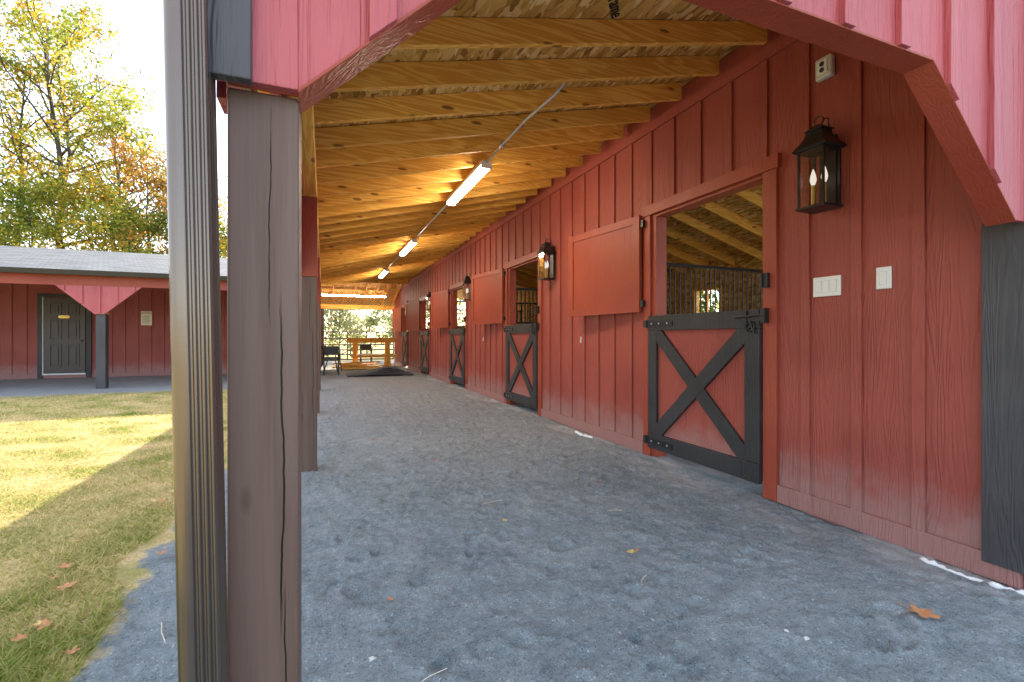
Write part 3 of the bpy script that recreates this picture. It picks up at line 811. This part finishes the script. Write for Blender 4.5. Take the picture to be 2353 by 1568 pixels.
# ---------------------------------------------------------------- trees
def leaves(centres,sig,per,size,cols,rng):
    n=len(centres)*per
    c=np.repeat(np.array(centres),per,0); sg=np.repeat(np.array(sig),per)[:,None]
    pos=c+rng.normal(0,1,(n,3))*sg*np.array([1,1,.62])
    ci=rng.integers(0,len(cols),len(centres)); cb=rng.uniform(.6,1.2,len(centres))
    col=np.array(cols)[np.repeat(ci,per)]*np.repeat(cb,per)[:,None]*rng.uniform(.7,1.3,(n,1))
    a=rng.normal(0,1,(n,3)); a/=np.linalg.norm(a,axis=1)[:,None]; b=rng.normal(0,1,(n,3)); b-=a*(a*b).sum(1)[:,None]; b/=np.linalg.norm(b,axis=1)[:,None]
    s=rng.uniform(.55,1.2,(n,1))*size
    V=np.stack([pos-a*s,pos+b*s*.55,pos+a*s,pos-b*s*.55],1)
    return V,col
def tree(loc,H,Rd,c0,cols,seed,label,nb=18,per=38,size=.10,tr=.16,name='tree',lean=(0,0),sub=4,sg=.42,dead=0.,up=0.):
    rng=np.random.default_rng(seed); rt=root(name,loc,label,'tree','autumn trees behind the barn' if name=='tree' else 'shrubs beyond the barn',worldbuilt=False)
    m=MB(); tp=[]; n=9
    for i in range(n):
        t=i/(n-1); tp.append(Vector((lean[0]*t+rng.normal(0,.13)*H*.08*(t>0),lean[1]*t+rng.normal(0,.1)*H*.08*(t>0),H*.95*t)))
    tp[0].z=-.2
    m.path(tp,[tr*(1-.88*i/(n-1)) for i in range(n)],8)
    cen=[];sg_=[]
    for i in range(nb):
        t=c0+(1-c0)*((i+.5)/nb)**.9*.97; f=(t-c0)/(1-c0)
        k=t*(n-1); k0=int(min(k,n-2)); p0=tp[k0].lerp(tp[k0+1],k-k0)
        L=Rd*max(.38,1-.95*(f-.45)**2*1.6)*rng.uniform(.55,1.25); az=i*2.4+rng.normal(0,.5); el=rng.uniform(.25,.85)+.35*f+up
        d=Vector((math.cos(az)*math.cos(el),math.sin(az)*math.cos(el),math.sin(el)))
        pts=[p0,p0+d*L*.35+Vector((0,0,.02*L)),p0+d*L*.7+Vector((rng.normal(0,.08)*L,rng.normal(0,.08)*L,.08*L)),p0+d*L+Vector((0,0,.06*L))]
        r0=tr*(1-.88*t)*.55+.012
        m.path(pts,[r0,r0*.7,r0*.42,r0*.12],5)
        for j in range(sub):
            u=.35+.6*(j+rng.random())/sub; q=u*3; q0=int(min(q,2)); s0=pts[q0].lerp(pts[q0+1],q-q0)
            d2=(d+Vector(rng.normal(0,.62,3))).normalized(); l2=L*rng.uniform(.25,.5)
            s1=s0+d2*l2*.5; s2=s0+d2*l2+Vector((0,0,.05*l2))
            m.path([s0,s1,s2],[r0*.42,r0*.25,.008],4)
            if rng.random()<dead: continue
            for w_ in (s1,s2): cen.append(tuple(w_)); sg_.append(sg*rng.uniform(.5,1.2))
        if rng.random()>dead: cen.append(tuple(pts[3])); sg_.append(sg)
    m.obj('trunk',BARK,rt,smooth=True)
    V,C=leaves(cen,sg_,per,size,cols,rng)
    o=bpy.data.objects.new('crown',faces_mesh('crown',V,C,LEAF)); COL.objects.link(o); o.parent=rt
    return rt
YG=[(.56,.42,.06),(.36,.37,.05),(.60,.38,.06),(.24,.30,.05)]
GR=[(.25,.31,.06),(.36,.39,.07),(.17,.23,.05),(.50,.45,.08)]
OR=[(.56,.27,.07),(.48,.21,.06),(.56,.37,.09),(.36,.30,.07)]
GB=[(.46,.50,.26),(.32,.40,.16),(.60,.58,.34),(.22,.29,.11)]
tree((-15.8,34.2,0),17.0,3.0,.25,YG,1,'tall slender tree with sparse yellow leaves',nb=20,tr=.21,dead=.25,lean=(.5,0),per=24,size=.115,up=.1)
tree((-17.9,33,0),18.6,3.0,.28,YG,2,'tall slender tree with sparse yellow leaves',nb=20,tr=.20,dead=.25,lean=(-.4,0),per=24,size=.115,up=.1)
tree((-12.6,33.2,0),19.0,4.0,.32,YG,3,'tall tree with yellow green autumn crown',nb=26,tr=.26,dead=.15,lean=(-1.4,0),sub=5,per=29,size=.115)
tree((-14.6,36,0),20.2,3.6,.34,YG,14,'tall tree with yellow green autumn crown',nb=22,tr=.20,dead=.2,per=26,size=.115)
tree((-10.6,32.4,0),13.6,3.4,.32,YG+GR[:2],4,'forked tree with yellow green leaves',nb=22,tr=.18,dead=.12,per=32,size=.11)
tree((-8.7,30.6,0),10.8,2.6,.25,OR,5,'small tree with orange and bronze leaves',nb=18,tr=.11,dead=.1,per=32,size=.10)
tree((-7.0,31.5,0),9.5,2.3,.25,OR,15,'small tree with orange and bronze leaves',nb=16,tr=.10,dead=.1,per=32,size=.10)
for i,(x,y,h) in enumerate([(-18.5,30.5,8.4),(-15.9,31.3,9.2),(-13.2,29.6,8.2),(-11.0,30.4,8.6),(-9.0,28.6,7.2),(-6.6,29.0,6.8),(-4.2,29.4,6.6)]):
    tree((x,y,0),h,2.3,.12,GR if i%3 else YG,20+i,'bushy tree with green and yellow leaves',nb=19,tr=.09,per=34,size=.10,sub=4,sg=.42,dead=.06)
for i,(x,y,h) in enumerate([(-1.0,26.5,3.4),(.8,25.6,3.0),(2.2,26.8,3.6),(3.9,25.8,3.2),(5.6,27.0,3.8),(1.5,29.5,5.0),(4.6,30,5.2)]):
    tree((x,y,0),h,1.35,.05,GB,40+i,'leafy sunlit shrub beyond the farm gate',nb=16,tr=.04,per=36,size=.06,name='shrub',sub=4,sg=.24)
for i,(x,y,h) in enumerate([(10.2,8.0,4.5),(11.0,10.2,5),(12,13,4.6)]):
    tree((x,y,0),h,1.9,.05,GR,60+i,'leafy shrub growing behind the barn',nb=18,tr=.05,per=40,size=.09,name='shrub',sub=4,sg=.34)
rw=np.random.default_rng(5)
cw_=[];sw=[]
for i in range(420):
    a=rw.uniform(-1.15,1.35); d=rw.uniform(46,60); x,y=d*math.sin(a),d*math.cos(a)
    top=6+2.2*math.sin(a*9)+rw.normal(0,.8)
    cw_.append((x,y,rw.random()**.8*top)); sw.append(rw.uniform(.7,1.3))
V,C=leaves(cw_,sw,46,.24,GR+YG[:2]+OR[:1],rw)
wo=bpy.data.objects.new('distant_woods',faces_mesh('woods',V,C,LEAF)); COL.objects.link(wo); wo['kind']='stuff'; tag(wo,'distant mixed autumn woods behind the property','woods')

# ---------------------------------------------------------------- light, sky, camera
sd=Vector((.5,1.7,1.0)).normalized()
sun=bpy.data.lights.new('sun','SUN'); sun.energy=12.0; sun.angle=R(.5); sun.color=(1,.89,.70)
so=bpy.data.objects.new('sun',sun); COL.objects.link(so); so.rotation_euler=sd.to_track_quat('Z','Y').to_euler(); so.location=(0,0,20)
wd_=bpy.data.worlds.new('World'); S.world=wd_; wd_.use_nodes=True; nt=wd_.node_tree
bg=nt.nodes['Background']; sk=nt.nodes.new('ShaderNodeTexSky'); sk.sky_type='NISHITA'; sk.sun_disc=False
sk.sun_elevation=math.asin(sd.z); sk.sun_rotation=math.atan2(.5,1.7); sk.dust_density=1.0; sk.ozone_density=1.0
tc=nt.nodes.new('ShaderNodeTexCoord'); nz=nt.nodes.new('ShaderNodeTexNoise'); nz.inputs['Scale'].default_value=2.2; nz.inputs['Detail'].default_value=5
nt.links.new(tc.outputs['Generated'],nz.inputs['Vector'])
mr=nt.nodes.new('ShaderNodeMapRange'); mr.inputs[1].default_value=.3; mr.inputs[2].default_value=.7; mr.inputs[3].default_value=.66; mr.inputs[4].default_value=.86
nt.links.new(nz.outputs['Fac'],mr.inputs[0])
mx=nt.nodes.new('ShaderNodeMix'); mx.data_type='RGBA'; nt.links.new(mr.outputs[0],mx.inputs[0]); nt.links.new(sk.outputs[0],mx.inputs[6]); mx.inputs[7].default_value=(1.75,1.88,2.12,1)
nt.links.new(mx.outputs[2],bg.inputs[0]); bg.inputs[1].default_value=.92
cam=bpy.data.cameras.new('cam'); cam.sensor_width=36; cam.lens=16.49; cam.shift_y=-.0034; cam.clip_start=.02; cam.clip_end=3000
co=bpy.data.objects.new('camera',cam); COL.objects.link(co); co.location=(0,0,1.1); co.rotation_euler=(R(90),0,-math.atan(434/1078))
S.camera=co
S.view_settings.view_transform='Standard'; S.view_settings.look='None'; S.view_settings.exposure=0
